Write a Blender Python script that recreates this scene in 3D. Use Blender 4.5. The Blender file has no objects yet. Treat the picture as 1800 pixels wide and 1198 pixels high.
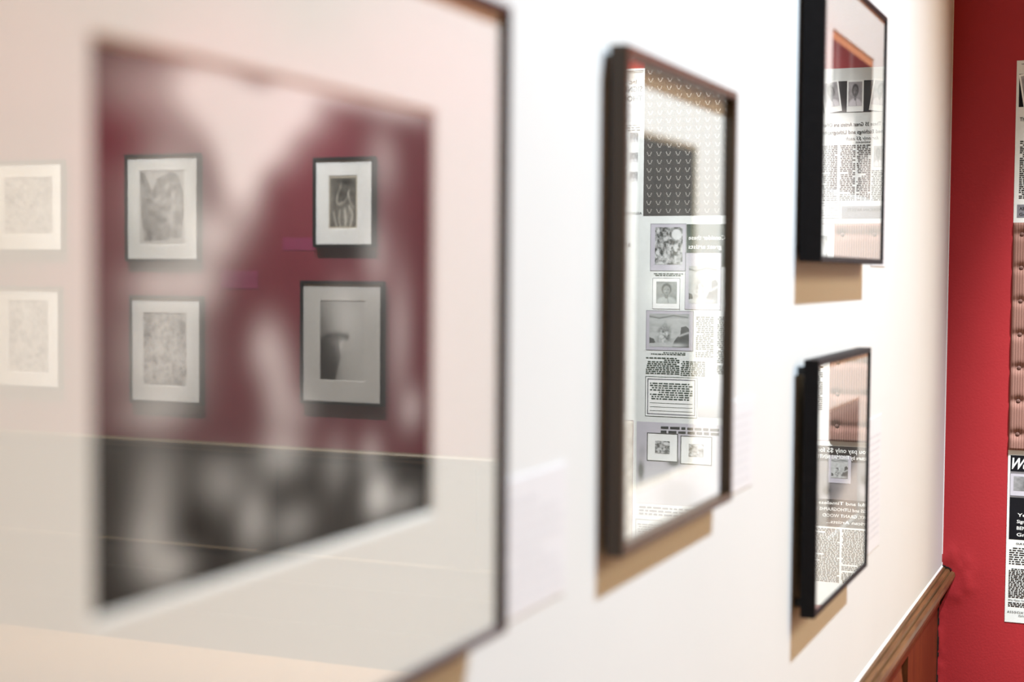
import bpy, math, random
import numpy as np
from mathutils import Matrix, Vector

# ------------------------------------------------------------------ camera, light, exposure
scene = bpy.context.scene
COL = scene.collection

EYE = Vector((0.5, 0.0, 1.68))
YAW, PITCH, ROLL = math.radians(22.7), math.radians(-2.55), math.radians(0.45)
cam_data = bpy.data.cameras.new('camera')
cam_data.sensor_width = 36.0
cam_data.lens = 54.0
cam_data.clip_start = 0.02
cam_data.dof.use_dof = True
cam_data.dof.focus_distance = 4.15
cam_data.dof.aperture_fstop = 3.0
cam = bpy.data.objects.new('camera', cam_data)
COL.objects.link(cam)
_f = Vector((-math.sin(YAW) * math.cos(PITCH), math.cos(YAW) * math.cos(PITCH), math.sin(PITCH)))
_r0 = Vector((math.cos(YAW), math.sin(YAW), 0))
_u0 = _r0.cross(_f)
_u = math.cos(ROLL) * _u0 - math.sin(ROLL) * _r0
_r = math.cos(ROLL) * _r0 + math.sin(ROLL) * _u0
cam.matrix_world = Matrix(((_r.x, _u.x, -_f.x, EYE.x), (_r.y, _u.y, -_f.y, EYE.y),
                           (_r.z, _u.z, -_f.z, EYE.z), (0, 0, 0, 1)))
scene.camera = cam

scene.view_settings.view_transform = 'Standard'
scene.view_settings.look = 'None'
scene.view_settings.gamma = 1.0
scene.view_settings.use_curve_mapping = False
scene.view_settings.exposure = 0.0

world = bpy.data.worlds.new('world')
scene.world = world
world.use_nodes = True
world.node_tree.nodes['Background'].inputs[0].default_value = (1.0, 0.9, 0.8, 1)
world.node_tree.nodes['Background'].inputs[1].default_value = 0.02
scene.cycles.use_denoising = True
scene.cycles.max_bounces = 8
scene.cycles.caustics_reflective = False
scene.cycles.caustics_refractive = False


def spot(name, loc, target, power, color, angle, blend, radius):
    d = bpy.data.lights.new(name, 'SPOT')
    d.energy = power; d.color = color
    d.spot_size = math.radians(angle); d.spot_blend = blend
    d.shadow_soft_size = radius
    o = bpy.data.objects.new(name, d)
    COL.objects.link(o)
    o.location = loc
    o.rotation_euler = (Vector(target) - Vector(loc)).to_track_quat('-Z', 'Y').to_euler()
    return o


def area(name, loc, sx, sy, power, color):
    d = bpy.data.lights.new(name, 'AREA')
    d.shape = 'RECTANGLE'; d.size = sx; d.size_y = sy
    d.energy = power; d.color = color
    o = bpy.data.objects.new(name, d)
    COL.objects.link(o)
    o.location = loc
    return o


# cool key spot on the ceiling in front of the white wall
spot('wall_spot', (1.75, 2.30, 4.55), (0.0, 2.15, 1.36), 1240, (0.73, 0.885, 1.0), 73, 0.9, 0.035)
# spot on the newspaper posters of the red partition
spot('poster_spot', (1.35, 2.65, 4.45), (0.82, 4.14, 1.76), 2400, (0.92, 0.96, 1.0), 27, 0.9, 0.04)
# spots washing the far red wall
for sx, watt in ((2.4, 1450), (3.4, 1700), (4.4, 900)):
    spot('far_wall_spot', (sx, 4.05, 4.3), (sx, 5.75, 1.50), watt, (0.95, 0.97, 1.0), 43, 0.75, 0.05)
# added warm fill lights, unseen, set behind the partition to miss its front
for ax in (3.9, 5.3):
    area('warm_fill_light', (ax, 4.75, 4.62), 1.2, 0.9, 165, (1.0, 0.77, 0.42))

# ------------------------------------------------------------------ materials
MATS = {}


def mat(name, color, rough=0.5, spec=0.3, noise=0.0, noise_scale=30.0, bump=0.0, bump_scale=200.0, metallic=0.0):
    if name in MATS:
        return MATS[name]
    m = bpy.data.materials.new(name); m.use_nodes = True
    nt = m.node_tree; b = nt.nodes['Principled BSDF']
    b.inputs['Base Color'].default_value = (*color, 1)
    b.inputs['Roughness'].default_value = rough
    b.inputs['Specular IOR Level'].default_value = spec
    b.inputs['Metallic'].default_value = metallic
    tc = nt.nodes.new('ShaderNodeTexCoord')
    if noise > 0:
        n = nt.nodes.new('ShaderNodeTexNoise'); n.inputs['Scale'].default_value = noise_scale
        n.inputs['Detail'].default_value = 4
        nt.links.new(tc.outputs['Object'], n.inputs['Vector'])
        r = nt.nodes.new('ShaderNodeValToRGB')
        r.color_ramp.elements[0].position = 0.3; r.color_ramp.elements[1].position = 0.7
        lo = tuple(max(0, c * (1 - noise)) for c in color); hi = tuple(min(1, c * (1 + noise)) for c in color)
        r.color_ramp.elements[0].color = (*lo, 1); r.color_ramp.elements[1].color = (*hi, 1)
        nt.links.new(n.outputs['Fac'], r.inputs['Fac'])
        nt.links.new(r.outputs['Color'], b.inputs['Base Color'])
    if bump > 0:
        n2 = nt.nodes.new('ShaderNodeTexNoise'); n2.inputs['Scale'].default_value = bump_scale
        n2.inputs['Detail'].default_value = 3
        nt.links.new(tc.outputs['Object'], n2.inputs['Vector'])
        bp = nt.nodes.new('ShaderNodeBump'); bp.inputs['Strength'].default_value = bump
        bp.inputs['Distance'].default_value = 0.002
        nt.links.new(n2.outputs['Fac'], bp.inputs['Height'])
        nt.links.new(bp.outputs['Normal'], b.inputs['Normal'])
    MATS[name] = m
    return m


def wood(name, dark, light, axis='Y', rough=0.38, scale=26.0, spec=0.4):
    if name in MATS:
        return MATS[name]
    m = bpy.data.materials.new(name); m.use_nodes = True
    nt = m.node_tree; b = nt.nodes['Principled BSDF']
    b.inputs['Roughness'].default_value = rough
    b.inputs['Specular IOR Level'].default_value = spec
    tc = nt.nodes.new('ShaderNodeTexCoord'); mp = nt.nodes.new('ShaderNodeMapping')
    s = {'X': (0.06, 1, 1), 'Y': (1, 0.06, 1), 'Z': (1, 1, 0.06)}[axis]
    mp.inputs['Scale'].default_value = s
    nt.links.new(tc.outputs['Object'], mp.inputs['Vector'])
    n = nt.nodes.new('ShaderNodeTexNoise'); n.inputs['Scale'].default_value = scale * 3
    n.inputs['Detail'].default_value = 7; n.inputs['Roughness'].default_value = 0.65
    n.inputs['Distortion'].default_value = 0.6
    nt.links.new(mp.outputs['Vector'], n.inputs['Vector'])
    r = nt.nodes.new('ShaderNodeValToRGB')
    r.color_ramp.elements[0].position = 0.34; r.color_ramp.elements[1].position = 0.66
    r.color_ramp.elements[0].color = (*dark, 1); r.color_ramp.elements[1].color = (*light, 1)
    nt.links.new(n.outputs['Fac'], r.inputs['Fac'])
    nt.links.new(r.outputs['Color'], b.inputs['Base Color'])
    bp = nt.nodes.new('ShaderNodeBump'); bp.inputs['Strength'].default_value = 0.15
    bp.inputs['Distance'].default_value = 0.001
    nt.links.new(n.outputs['Fac'], bp.inputs['Height']); nt.links.new(bp.outputs['Normal'], b.inputs['Normal'])
    MATS[name] = m
    return m


def glass_mat():
    """thin picture glass: clear, with the Fresnel reflection of both its faces"""
    m = bpy.data.materials.new('picture_glass'); m.use_nodes = True
    nt = m.node_tree
    for n in list(nt.nodes):
        nt.nodes.remove(n)
    out = nt.nodes.new('ShaderNodeOutputMaterial')
    tr = nt.nodes.new('ShaderNodeBsdfTransparent'); tr.inputs[0].default_value = (0.995, 0.997, 0.993, 1)
    gl = nt.nodes.new('ShaderNodeBsdfGlossy'); gl.inputs['Roughness'].default_value = 0.0
    fr = nt.nodes.new('ShaderNodeFresnel'); fr.inputs['IOR'].default_value = 1.6
    a = nt.nodes.new('ShaderNodeMath'); a.operation = 'ADD'; a.inputs[1].default_value = 1.0
    d = nt.nodes.new('ShaderNodeMath'); d.operation = 'DIVIDE'
    t2 = nt.nodes.new('ShaderNodeMath'); t2.operation = 'MULTIPLY'; t2.inputs[1].default_value = 2.0
    geo = nt.nodes.new('ShaderNodeNewGeometry')
    inv = nt.nodes.new('ShaderNodeMath'); inv.operation = 'SUBTRACT'; inv.inputs[0].default_value = 1.0
    mul = nt.nodes.new('ShaderNodeMath'); mul.operation = 'MULTIPLY'
    mix = nt.nodes.new('ShaderNodeMixShader')
    L = nt.links.new
    L(fr.outputs[0], a.inputs[0]); L(fr.outputs[0], t2.inputs[0])
    L(t2.outputs[0], d.inputs[0]); L(a.outputs[0], d.inputs[1])
    L(geo.outputs['Backfacing'], inv.inputs[1]); L(d.outputs[0], mul.inputs[0]); L(inv.outputs[0], mul.inputs[1])
    L(mul.outputs[0], mix.inputs[0]); L(tr.outputs[0], mix.inputs[1]); L(gl.outputs[0], mix.inputs[2])
    L(mix.outputs[0], out.inputs[0])
    return m


def print_mat():
    """ink on paper: the printed tones come from the mesh colours, the paper adds fine grain"""
    m = bpy.data.materials.new('printed_paper'); m.use_nodes = True
    nt = m.node_tree; b = nt.nodes['Principled BSDF']
    b.inputs['Roughness'].default_value = 0.9; b.inputs['Specular IOR Level'].default_value = 0.0
    at = nt.nodes.new('ShaderNodeAttribute'); at.attribute_name = 'ink'
    tc = nt.nodes.new('ShaderNodeTexCoord')
    n = nt.nodes.new('ShaderNodeTexNoise'); n.inputs['Scale'].default_value = 900; n.inputs['Detail'].default_value = 2
    nt.links.new(tc.outputs['Object'], n.inputs['Vector'])
    mr = nt.nodes.new('ShaderNodeMapRange'); mr.inputs[3].default_value = 0.9; mr.inputs[4].default_value = 1.1
    nt.links.new(n.outputs['Fac'], mr.inputs[0])
    mx = nt.nodes.new('ShaderNodeVectorMath'); mx.operation = 'SCALE'
    nt.links.new(at.outputs['Color'], mx.inputs[0]); nt.links.new(mr.outputs[0], mx.inputs['Scale'])
    nt.links.new(mx.outputs[0], b.inputs['Base Color'])
    return m


GLASS = glass_mat()
PRINT = print_mat()
WHITE = mat('white_wall_paint', (0.60, 0.612, 0.625), 0.75, 0.1, noise=0.012, noise_scale=3, bump=0.15, bump_scale=260)
CAULK = mat('white_gloss_paint', (0.9, 0.9, 0.9), 0.4, 0.4, noise=0.01)
RED = mat('red_wall_paint', (0.37, 0.0245, 0.030), 0.62, 0.22, noise=0.05, noise_scale=3.5, bump=0.2, bump_scale=170)
REDF = mat('crimson_wall_paint', (0.165, 0.018, 0.032), 0.62, 0.22, noise=0.05, noise_scale=3.5, bump=0.35, bump_scale=170)
OAK = wood('oak_trim', (0.062, 0.030, 0.011), (0.17, 0.086, 0.034), 'Y')
OAKP = wood('oak_panel', (0.075, 0.019, 0.006), (0.15, 0.043, 0.012), 'Z')
DARKW = wood('dark_wainscot', (0.020, 0.015, 0.012), (0.045, 0.036, 0.030), 'Z')
DARKT = wood('dark_cap', (0.06, 0.042, 0.026), (0.12, 0.09, 0.055), 'X')
FLOORW = wood('floor_oak', (0.22, 0.12, 0.055), (0.38, 0.22, 0.11), 'Y', 0.35)
CREAMW = mat('cream_wall_paint', (0.74, 0.70, 0.60), 0.8, 0.1, noise=0.02, noise_scale=2)
CEIL = mat('ceiling_paint', (0.82, 0.80, 0.76), 0.85, 0.1, noise=0.02, noise_scale=2)
BLACK = mat('black_frame', (0.008, 0.0075, 0.009), 0.5, 0.12, noise=0.2, noise_scale=60)
BROWNF = wood('brown_frame', (0.035, 0.020, 0.010), (0.075, 0.045, 0.022), 'Z', 0.3)
PLUM = mat('charcoal_frame', (0.045, 0.034, 0.038), 0.35, 0.5, noise=0.2, noise_scale=50)
MATB = mat('mat_board', (0.91, 0.91, 0.90), 0.85, 0.1, noise=0.01, noise_scale=80)
MATW = mat('white_mat_board', (0.90, 0.90, 0.88), 0.85, 0.1, noise=0.01, noise_scale=80)
MATG = mat('grey_mat_board', (0.62, 0.60, 0.57), 0.85, 0.1, noise=0.02, noise_scale=80)
BEVEL = mat('tan_mat_bevel', (0.62, 0.33, 0.18), 0.8, 0.1, noise=0.05)
CREAMB = mat('cream_mat_bevel', (0.66, 0.60, 0.46), 0.8, 0.1, noise=0.03)
BACK = mat('backing_board', (0.30, 0.22, 0.14), 0.9, 0.1, noise=0.1)
RUBBER = mat('felt_bumper', (0.05, 0.05, 0.05), 0.9, 0.1, noise=0.1)
PAPER = mat('newsprint', (0.74, 0.77, 0.735), 0.85, 0.04, noise=0.025, noise_scale=60)
INK = mat('black_ink', (0.012, 0.012, 0.014), 0.85, 0.02, noise=0.1)
INKG = mat('green_black_ink', (0.030, 0.052, 0.037), 0.85, 0.02, noise=0.1)
GREY = mat('grey_ink', (0.20, 0.20, 0.22), 0.7, 0.15, noise=0.08)
LILAC = mat('lilac_ink', (0.50, 0.485, 0.53), 0.7, 0.15, noise=0.04)
INKW = mat('reversed_out_white', (0.86, 0.88, 0.84), 0.7, 0.15, noise=0.03)
CARD = mat('pale_label_card', (0.61, 0.61, 0.645), 0.8, 0.1, noise=0.01)
CARDTXT = mat('label_text', (0.56, 0.56, 0.605), 0.8, 0.1, noise=0.02)
PINKCARD = mat('magenta_label_card', (0.20, 0.024, 0.068), 0.7, 0.15, noise=0.04)
PINKTXT = mat('magenta_label_text', (0.25, 0.04, 0.10), 0.7, 0.15, noise=0.02)
BUTTON = mat('button_cloth', (0.16, 0.085, 0.07), 0.8, 0.2, noise=0.15, noise_scale=400)
GAP = mat('ragged_gap_shadow', (0.03, 0.022, 0.02), 0.9, 0.05, noise=0.3, noise_scale=90)
MOTIF = mat('pale_stitch', (0.34, 0.32, 0.29), 0.8, 0.1, noise=0.05)
MOTIFBG = mat('dark_woven_cloth', (0.060, 0.054, 0.050), 0.85, 0.1, noise=0.25, noise_scale=300)


def corduroy():
    m = bpy.data.materials.new('brown_corduroy'); m.use_nodes = True
    nt = m.node_tree; b = nt.nodes['Principled BSDF']
    b.inputs['Roughness'].default_value = 0.9; b.inputs['Specular IOR Level'].default_value = 0.1
    tc = nt.nodes.new('ShaderNodeTexCoord')
    w = nt.nodes.new('ShaderNodeTexWave'); w.bands_direction = 'X'; w.inputs['Scale'].default_value = 50
    w.inputs['Distortion'].default_value = 0.4; w.inputs['Detail'].default_value = 2
    w.inputs['Detail Scale'].default_value = 3
    nt.links.new(tc.outputs['Object'], w.inputs['Vector'])
    n = nt.nodes.new('ShaderNodeTexNoise'); n.inputs['Scale'].default_value = 500
    nt.links.new(tc.outputs['Object'], n.inputs['Vector'])
    r = nt.nodes.new('ShaderNodeValToRGB')
    r.color_ramp.elements[0].color = (0.16, 0.075, 0.058, 1); r.color_ramp.elements[1].color = (0.36, 0.20, 0.16, 1)
    ad = nt.nodes.new('ShaderNodeMath'); ad.operation = 'MULTIPLY_ADD'; ad.inputs[1].default_value = 0.55
    nt.links.new(n.outputs['Fac'], ad.inputs[0])
    sc = nt.nodes.new('ShaderNodeMath'); sc.operation = 'MULTIPLY'; sc.inputs[1].default_value = 0.5
    nt.links.new(w.outputs['Fac'], sc.inputs[0]); nt.links.new(sc.outputs[0], ad.inputs[2])
    nt.links.new(ad.outputs[0], r.inputs['Fac']); nt.links.new(r.outputs['Color'], b.inputs['Base Color'])
    bp = nt.nodes.new('ShaderNodeBump'); bp.inputs['Strength'].default_value = 0.5
    bp.inputs['Distance'].default_value = 0.001
    nt.links.new(w.outputs['Fac'], bp.inputs['Height']); nt.links.new(bp.outputs['Normal'], b.inputs['Normal'])
    return m


CORD = corduroy()


# ------------------------------------------------------------------ mesh helpers
def obj(name, verts, faces, m, parent=None, smooth=False):
    me = bpy.data.meshes.new(name)
    me.from_pydata([tuple(map(float, v)) for v in verts], [], faces)
    me.validate(); me.update()
    if m:
        me.materials.append(m)
    if smooth:
        me.polygons.foreach_set('use_smooth', [True] * len(me.polygons))
    o = bpy.data.objects.new(name, me)
    COL.objects.link(o)
    if parent:
        o.parent = parent
    return o


def boxdata(lo, hi):
    (a, b, c), (d, e, f) = lo, hi
    v = [(a, b, c), (d, b, c), (d, e, c), (a, e, c), (a, b, f), (d, b, f), (d, e, f), (a, e, f)]
    fs = [(0, 3, 2, 1), (4, 5, 6, 7), (0, 1, 5, 4), (1, 2, 6, 5), (2, 3, 7, 6), (3, 0, 4, 7)]
    return v, fs


def box(name, lo, hi, m, parent=None):
    return obj(name, *boxdata(lo, hi), m, parent)


class Multi:
    """collects boxes / quads into one mesh"""
    def __init__(self):
        self.v, self.f = [], []

    def box(self, lo, hi):
        v, f = boxdata(lo, hi); n = len(self.v)
        self.v += v; self.f += [tuple(i + n for i in q) for q in f]

    def quad(self, pts):
        n = len(self.v); self.v += pts; self.f.append(tuple(range(n, n + len(pts))))

    def build(self, name, m, parent=None):
        return obj(name, self.v, self.f, m, parent)


def structure(o):
    o['kind'] = 'structure'
    return o


def thing(o, label, cat, group=None):
    o['label'] = label; o['category'] = cat
    if group:
        o['group'] = group
    return o


def empty(name, loc, rz=0.0):
    o = bpy.data.objects.new(name, None)
    o.empty_display_size = 0.05
    COL.objects.link(o)
    o.location = loc; o.rotation_euler = (0, 0, rz)
    return o


def prism(name, profile, a0, a1, axis, m, parent=None):
    """extrude a closed 2-D profile; axis 'Y': profile=(x,z); axis 'X': profile=(y,z)"""
    n = len(profile); v = []
    for a in (a0, a1):
        for p, q in profile:
            v.append((p, a, q) if axis == 'Y' else (a, p, q))
    fs = [tuple(range(n)), tuple(range(2 * n - 1, n - 1, -1))]
    for i in range(n):
        j = (i + 1) % n
        fs.append((i, i + n, j + n, j))
    o = obj(name, v, fs, m, parent)
    import bmesh
    bm = bmesh.new(); bm.from_mesh(o.data); bmesh.ops.recalc_face_normals(bm, faces=bm.faces); bm.to_mesh(o.data); bm.free()
    return o


# ------------------------------------------------------------------ printed tones (numpy, evaluated per vertex)
def vnoise(u, v, fx, fy, seed):
    g = np.random.RandomState(seed).rand(int(fy) + 3, int(fx) + 3)
    x = np.clip(u, 0, 1) * fx; y = np.clip(v, 0, 1) * fy
    i = np.floor(x).astype(int); j = np.floor(y).astype(int)
    a = x - i; b = y - j
    a = a * a * (3 - 2 * a); b = b * b * (3 - 2 * b)
    return (g[j, i] * (1 - a) * (1 - b) + g[j, i + 1] * a * (1 - b) + g[j + 1, i] * (1 - a) * b + g[j + 1, i + 1] * a * b)


def fbm(u, v, fx, fy, seed, octv=4):
    t = 0; s = 0; a = 1.0
    for k in range(octv):
        t = t + a * vnoise(u, v, fx * 2 ** k, fy * 2 ** k, seed + k); s += a; a *= 0.55
    return t / s


def blob(u, v, cx, cy, sx, sy, rot=0.0):
    c, s = math.cos(rot), math.sin(rot)
    dx, dy = u - cx, v - cy
    p = (dx * c + dy * s) / sx; q = (-dx * s + dy * c) / sy
    return np.exp(-(p * p + q * q))


def inpoly(u, v, pts):
    r = np.zeros(u.shape, bool); n = len(pts)
    for i in range(n):
        x1, y1 = pts[i]; x2, y2 = pts[(i + 1) % n]
        c = ((y1 > v) != (y2 > v)) & (u < (x2 - x1) * (v - y1) / (y2 - y1 + 1e-12) + x1)
        r ^= c
    return r


def lerp(t, m, val):
    return t * (1 - m) + val * m


def stroke(u, v, pts, w):
    """soft mask along a polyline"""
    d = np.full(u.shape, 9.0)
    for (x1, y1), (x2, y2) in zip(pts[:-1], pts[1:]):
        L2 = (x2 - x1) ** 2 + (y2 - y1) ** 2 + 1e-9
        t = np.clip(((u - x1) * (x2 - x1) + (v - y1) * (y2 - y1)) / L2, 0, 1)
        d = np.minimum(d, np.hypot(u - x1 - t * (x2 - x1), v - y1 - t * (y2 - y1)))
    return np.exp(-(d / w) ** 2)


def picture(name, x0, z0, w, h, y, fn, parent, cell=0.0016, tint=(1, 1, 1)):
    """sheet carrying a printed picture; fn(u, v) -> grey or rgb, u right, v up"""
    nx = max(4, min(260, int(w / cell))); nz = max(4, min(260, int(h / cell)))
    U, V = np.meshgrid(np.linspace(0, 1, nx + 1), np.linspace(0, 1, nz + 1))
    c = fn(U, V)
    if c.ndim == 2:
        c = np.stack([c * tint[0], c * tint[1], c * tint[2]], -1)
    c = np.clip(c, 0.008, 0.9)
    verts = np.stack([x0 + U * w, np.full(U.shape, y), z0 + V * h], -1).reshape(-1, 3)
    idx = np.arange((nx + 1) * (nz + 1)).reshape(nz + 1, nx + 1)
    faces = np.stack([idx[:-1, :-1], idx[:-1, 1:], idx[1:, 1:], idx[1:, :-1]], -1).reshape(-1, 4)
    me = bpy.data.meshes.new(name)
    me.vertices.add(len(verts)); me.vertices.foreach_set('co', verts.ravel().astype(np.float32))
    me.loops.add(faces.size); me.loops.foreach_set('vertex_index', faces.ravel().astype(np.int32))
    me.polygons.add(len(faces)); me.polygons.foreach_set('loop_start', np.arange(0, faces.size, 4, dtype=np.int32))
    me.update(calc_edges=True); me.validate()
    at = me.color_attributes.new('ink', 'FLOAT_COLOR', 'POINT')
    rgba = np.concatenate([c.reshape(-1, 3), np.ones((len(verts), 1))], 1).astype(np.float32)
    at.data.foreach_set('color', rgba.ravel())
    me.materials.append(PRINT)
    o = bpy.data.objects.new(name, me); COL.objects.link(o)
    o.parent = parent
    return o


# ------------------------------------------------------------------ lettering
def lettering(name, text, x, z, height, m, parent, y=-0.0016, width=None, shear=0.0, bold=0.0, align='LEFT', spacing=1.0):
    cu = bpy.data.curves.new('tmp', 'FONT')
    cu.body = text; cu.size = 1.0; cu.shear = shear; cu.offset = bold; cu.resolution_u = 2
    cu.space_character = spacing
    to = bpy.data.objects.new('tmp', cu); COL.objects.link(to)
    dg = bpy.context.evaluated_depsgraph_get(); dg.update()
    me = bpy.data.meshes.new_from_object(to.evaluated_get(dg))
    bpy.data.objects.remove(to); bpy.data.curves.remove(cu)
    n = len(me.vertices)
    co = np.empty(n * 3, np.float32); me.vertices.foreach_get('co', co); co = co.reshape(-1, 3)
    s = height / 0.69
    sx = s
    lo, hi = co[:, 0].min(), co[:, 0].max()
    if width:
        sx = width / (hi - lo)
    px = (co[:, 0] - lo) * sx
    if align == 'RIGHT':
        px = px - px.max()
    elif align == 'CENTER':
        px = px - px.max() / 2
    new = np.stack([x + px, np.full(n, y), z + co[:, 1] * s], -1).astype(np.float32)
    me.vertices.foreach_set('co', new.ravel()); me.update()
    me.materials.clear(); me.materials.append(m)
    me.name = name
    o = bpy.data.objects.new(name, me); COL.objects.link(o); o.parent = parent
    return o


def body_text(name, x0, z0, w, h, pitch, m, parent, seed, y=-0.0014, fill=0.62, para=0.12):
    """fine print too small to read: word-sized bars in lines"""
    rnd = random.Random(seed); mb = Multi()
    z = z0 + h - pitch
    while z > z0 - 1e-6:
        x = x0 + (pitch * 1.5 if rnd.random() < para else 0)
        end = x0 + w * (rnd.uniform(0.35, 0.8) if rnd.random() < para else 1.0)
        while x < end - pitch * 0.6:
            L = min(pitch * rnd.uniform(0.7, 2.6), end - x)
            mb.quad([(x, y, z), (x + L, y, z), (x + L, y, z + pitch * fill * rnd.uniform(0.85, 1)), (x, y, z + pitch * fill)])
            x += L + pitch * 0.45
        z -= pitch
    return mb.build(name, m, parent)


def bar(name, x0, z0, x1, z1, m, parent, y=-0.0010):
    return obj(name, [(x0, y, z0), (x1, y, z0), (x1, y, z1), (x0, y, z1)], [(0, 1, 2, 3)], m, parent)


def outline(name, x0, z0, x1, z1, t, m, parent, y=-0.0013):
    mb = Multi()
    for a, b, c, d in ((x0, z0, x1, z0 + t), (x0, z1 - t, x1, z1), (x0, z0, x0 + t, z1), (x1 - t, z0, x1, z1)):
        mb.quad([(a, y, b), (c, y, b), (c, y, d), (a, y, d)])
    return mb.build(name, m, parent)


# ------------------------------------------------------------------ the room
YR, YF, XR, YB, H = 4.14, 5.75, 6.3, -2.6, 4.7
CAP = 0.92

wl = structure(box('wall_left', (-0.15, YB, CAP), (0.0, YR, H), WHITE))
# wood wainscot below the white plaster: backing, stiles, rails and raised panels
wb = structure(box('wall_left_wainscot', (-0.15, YB, 0.0), (-0.022, YR, CAP), OAKP))
box('top_rail', (-0.022, YB, 0.80), (-0.008, YR, CAP - 0.01), OAKP, wb)
box('bottom_rail', (-0.022, YB, 0.0), (-0.008, YR, 0.20), OAKP, wb)
pitchY = 0.62
stile = None
k = 0
y1 = YR
while y1 > 1.0:
    y0 = y1 - (0.53 if k == 0 else 0.10)
    box('stile', (-0.022, y0, 0.20), (-0.008, y1, 0.80), OAKP, wb)
    py1 = y0; py0 = y0 - pitchY + 0.10
    a, b, z0, z1 = py0, py1, 0.20, 0.80
    g, e = 0.018, 0.05
    v = [(-0.0215, a + g, z0 + g), (-0.0215, b - g, z0 + g), (-0.0215, b - g, z1 - g), (-0.0215, a + g, z1 - g),
         (-0.012, a + e, z0 + e), (-0.012, b - e, z0 + e), (-0.012, b - e, z1 - e), (-0.012, a + e, z1 - e)]
    obj('raised_panel', v, [(4, 5, 6, 7), (0, 1, 5, 4), (1, 2, 6, 5), (2, 3, 7, 6), (3, 0, 4, 7)], OAKP, wb)
    y1 = py0; k += 1
# moulded cap rail running into the red end wall
cap_profile = [(-0.012, 0.803), (-0.004, 0.812), (-0.001, 0.828), (0.006, 0.840), (0.012, 0.856), (0.0215, 0.867), (0.018, 0.872), (0.0255, 0.879),
               (0.032, 0.886), (0.0345, 0.896), (0.032, 0.904), (0.0245, 0.907), (0.0215, 0.9035), (0.0195, 0.9105), (0.0125, 0.914), (0.010, 0.911), (0.0085, 0.9155), (0.003, 0.917), (-0.02, 0.918), (-0.02, 0.803)]
cp = structure(prism('trim_1', cap_profile, YB, YR - 0.001, 'Y', OAK))
ck = structure(prism('trim_2', [(-0.01, 0.917), (0.0032, 0.9165), (0.0026, 0.9185), (0.0004, 0.9215), (-0.01, 0.9215)], YB, YR - 0.001, 'Y', CAULK))

structure(box('trim_6', (-0.002, YR - 0.0035, 0.922), (0.0016, YR + 0.001, H), CAULK))
# red end wall: a partition standing at the corner, rendered plaster with soft lumps where it meets the rail
nx, nz = 90, 150
X_END = 1.22
xs = np.concatenate([np.linspace(-0.008, 0.10, 45), np.linspace(0.10, X_END, 20)[1:]])
zs = np.concatenate([np.linspace(0, 0.55, 8), np.linspace(0.55, 1.05, 90)[1:], np.linspace(1.05, H, 30)[1:]])
UU, ZZ = np.meshgrid(xs, zs)
rs = np.random.RandomState(5)
dist = np.hypot((UU - 0.025) / 0.05, (ZZ - 0.90) / 0.06)
lump = 0.0045 * np.exp(-(dist - 0.75) ** 2 * 4) * (0.35 + 0.9 * vnoise((UU + 0.02) / 1.3, ZZ / H, 60, 180, 3))
lump += 0.004 * np.exp(-((UU + 0.004) / 0.012) ** 2) * (ZZ < 0.83) * vnoise((UU + 0.02) / 1.3, ZZ / H, 80, 260, 9)
verts = np.stack([UU, YR - lump, ZZ], -1).reshape(-1, 3).tolist()
W_ = len(xs)
faces = [(j * W_ + i, j * W_ + i + 1, (j + 1) * W_ + i + 1, (j + 1) * W_ + i) for j in range(len(zs) - 1) for i in range(W_ - 1)]
we = structure(obj('wall_end', verts, faces, RED, smooth=True))
v, f = boxdata((-0.15, YR + 0.004, 0), (X_END, YR + 0.14, H))
core = obj('wall_end_core', v, f, RED, we)
# ragged dark gap between the red render and the wood below the rail
mb = Multi(); rnd = random.Random(3)
z = 0.35
while z < 0.815:
    dz = rnd.uniform(0.006, 0.02)
    a = -0.0075 + rnd.uniform(-0.0008, 0.0002); b = a + rnd.uniform(0.0012, 0.0042)
    mb.box((a, YR - 0.0045, z), (b, YR - 0.0005, z + dz)); z += dz
mb.build('ragged_gap', GAP, we)
mb = Multi()
for i in range(9):
    x0 = 0.001 + i * 0.0027
    z0 = 0.921 - i * 0.0011 + rnd.uniform(-0.001, 0.001)
    mb.box((x0, YR - 0.0055, z0 - 0.0022), (x0 + 0.0030, YR - 0.002, z0 + 0.0012))
for i in range(12):
    t = i / 11
    x0 = 0.018 - t * 0.022; z0 = 0.864 - t * 0.05
    mb.box((x0, YR - 0.005, z0), (x0 + rnd.uniform(0.001, 0.003), YR - 0.002, z0 + 0.006))
mb.build('cut_edge', GAP, we)

# far red wall with dark wainscot
wf = structure(box('wall_far', (X_END - 1.4, YF, 0), (XR, YF + 0.15, H), REDF))
wd = structure(box('wall_far_wainscot', (X_END - 1.4, YF - 0.012, 0.0), (XR, YF, 0.89), DARKW))
far_cap = [(YF, 0.922), (YF - 0.030, 0.920), (YF - 0.036, 0.912), (YF - 0.034, 0.904), (YF - 0.020, 0.900), (YF - 0.022, 0.892),
           (YF - 0.014, 0.880), (YF, 0.878)]
structure(prism('trim_3', far_cap, X_END - 1.4, XR, 'X', DARKT))
structure(prism('trim_4', [(YF, 0.462), (YF - 0.020, 0.458), (YF - 0.024, 0.450), (YF - 0.012, 0.444), (YF, 0.444)], X_END - 1.4, XR, 'X', DARKT))
structure(prism('trim_5', [(YF, 0.335), (YF - 0.018, 0.331), (YF - 0.020, 0.322), (YF - 0.012, 0.318), (YF, 0.318)], X_END - 1.4, XR, 'X', DARKW))
x = 0.2
while x < XR - 0.3:
    box('stile', (x, YF - 0.024, 0.462), (x + 0.10, YF - 0.012, 0.878), DARKW, wd)
    x += 0.95
structure(box('baseboard_far', (X_END - 1.4, YF - 0.03, 0.0), (XR, YF - 0.012, 0.16), DARKW))
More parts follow.
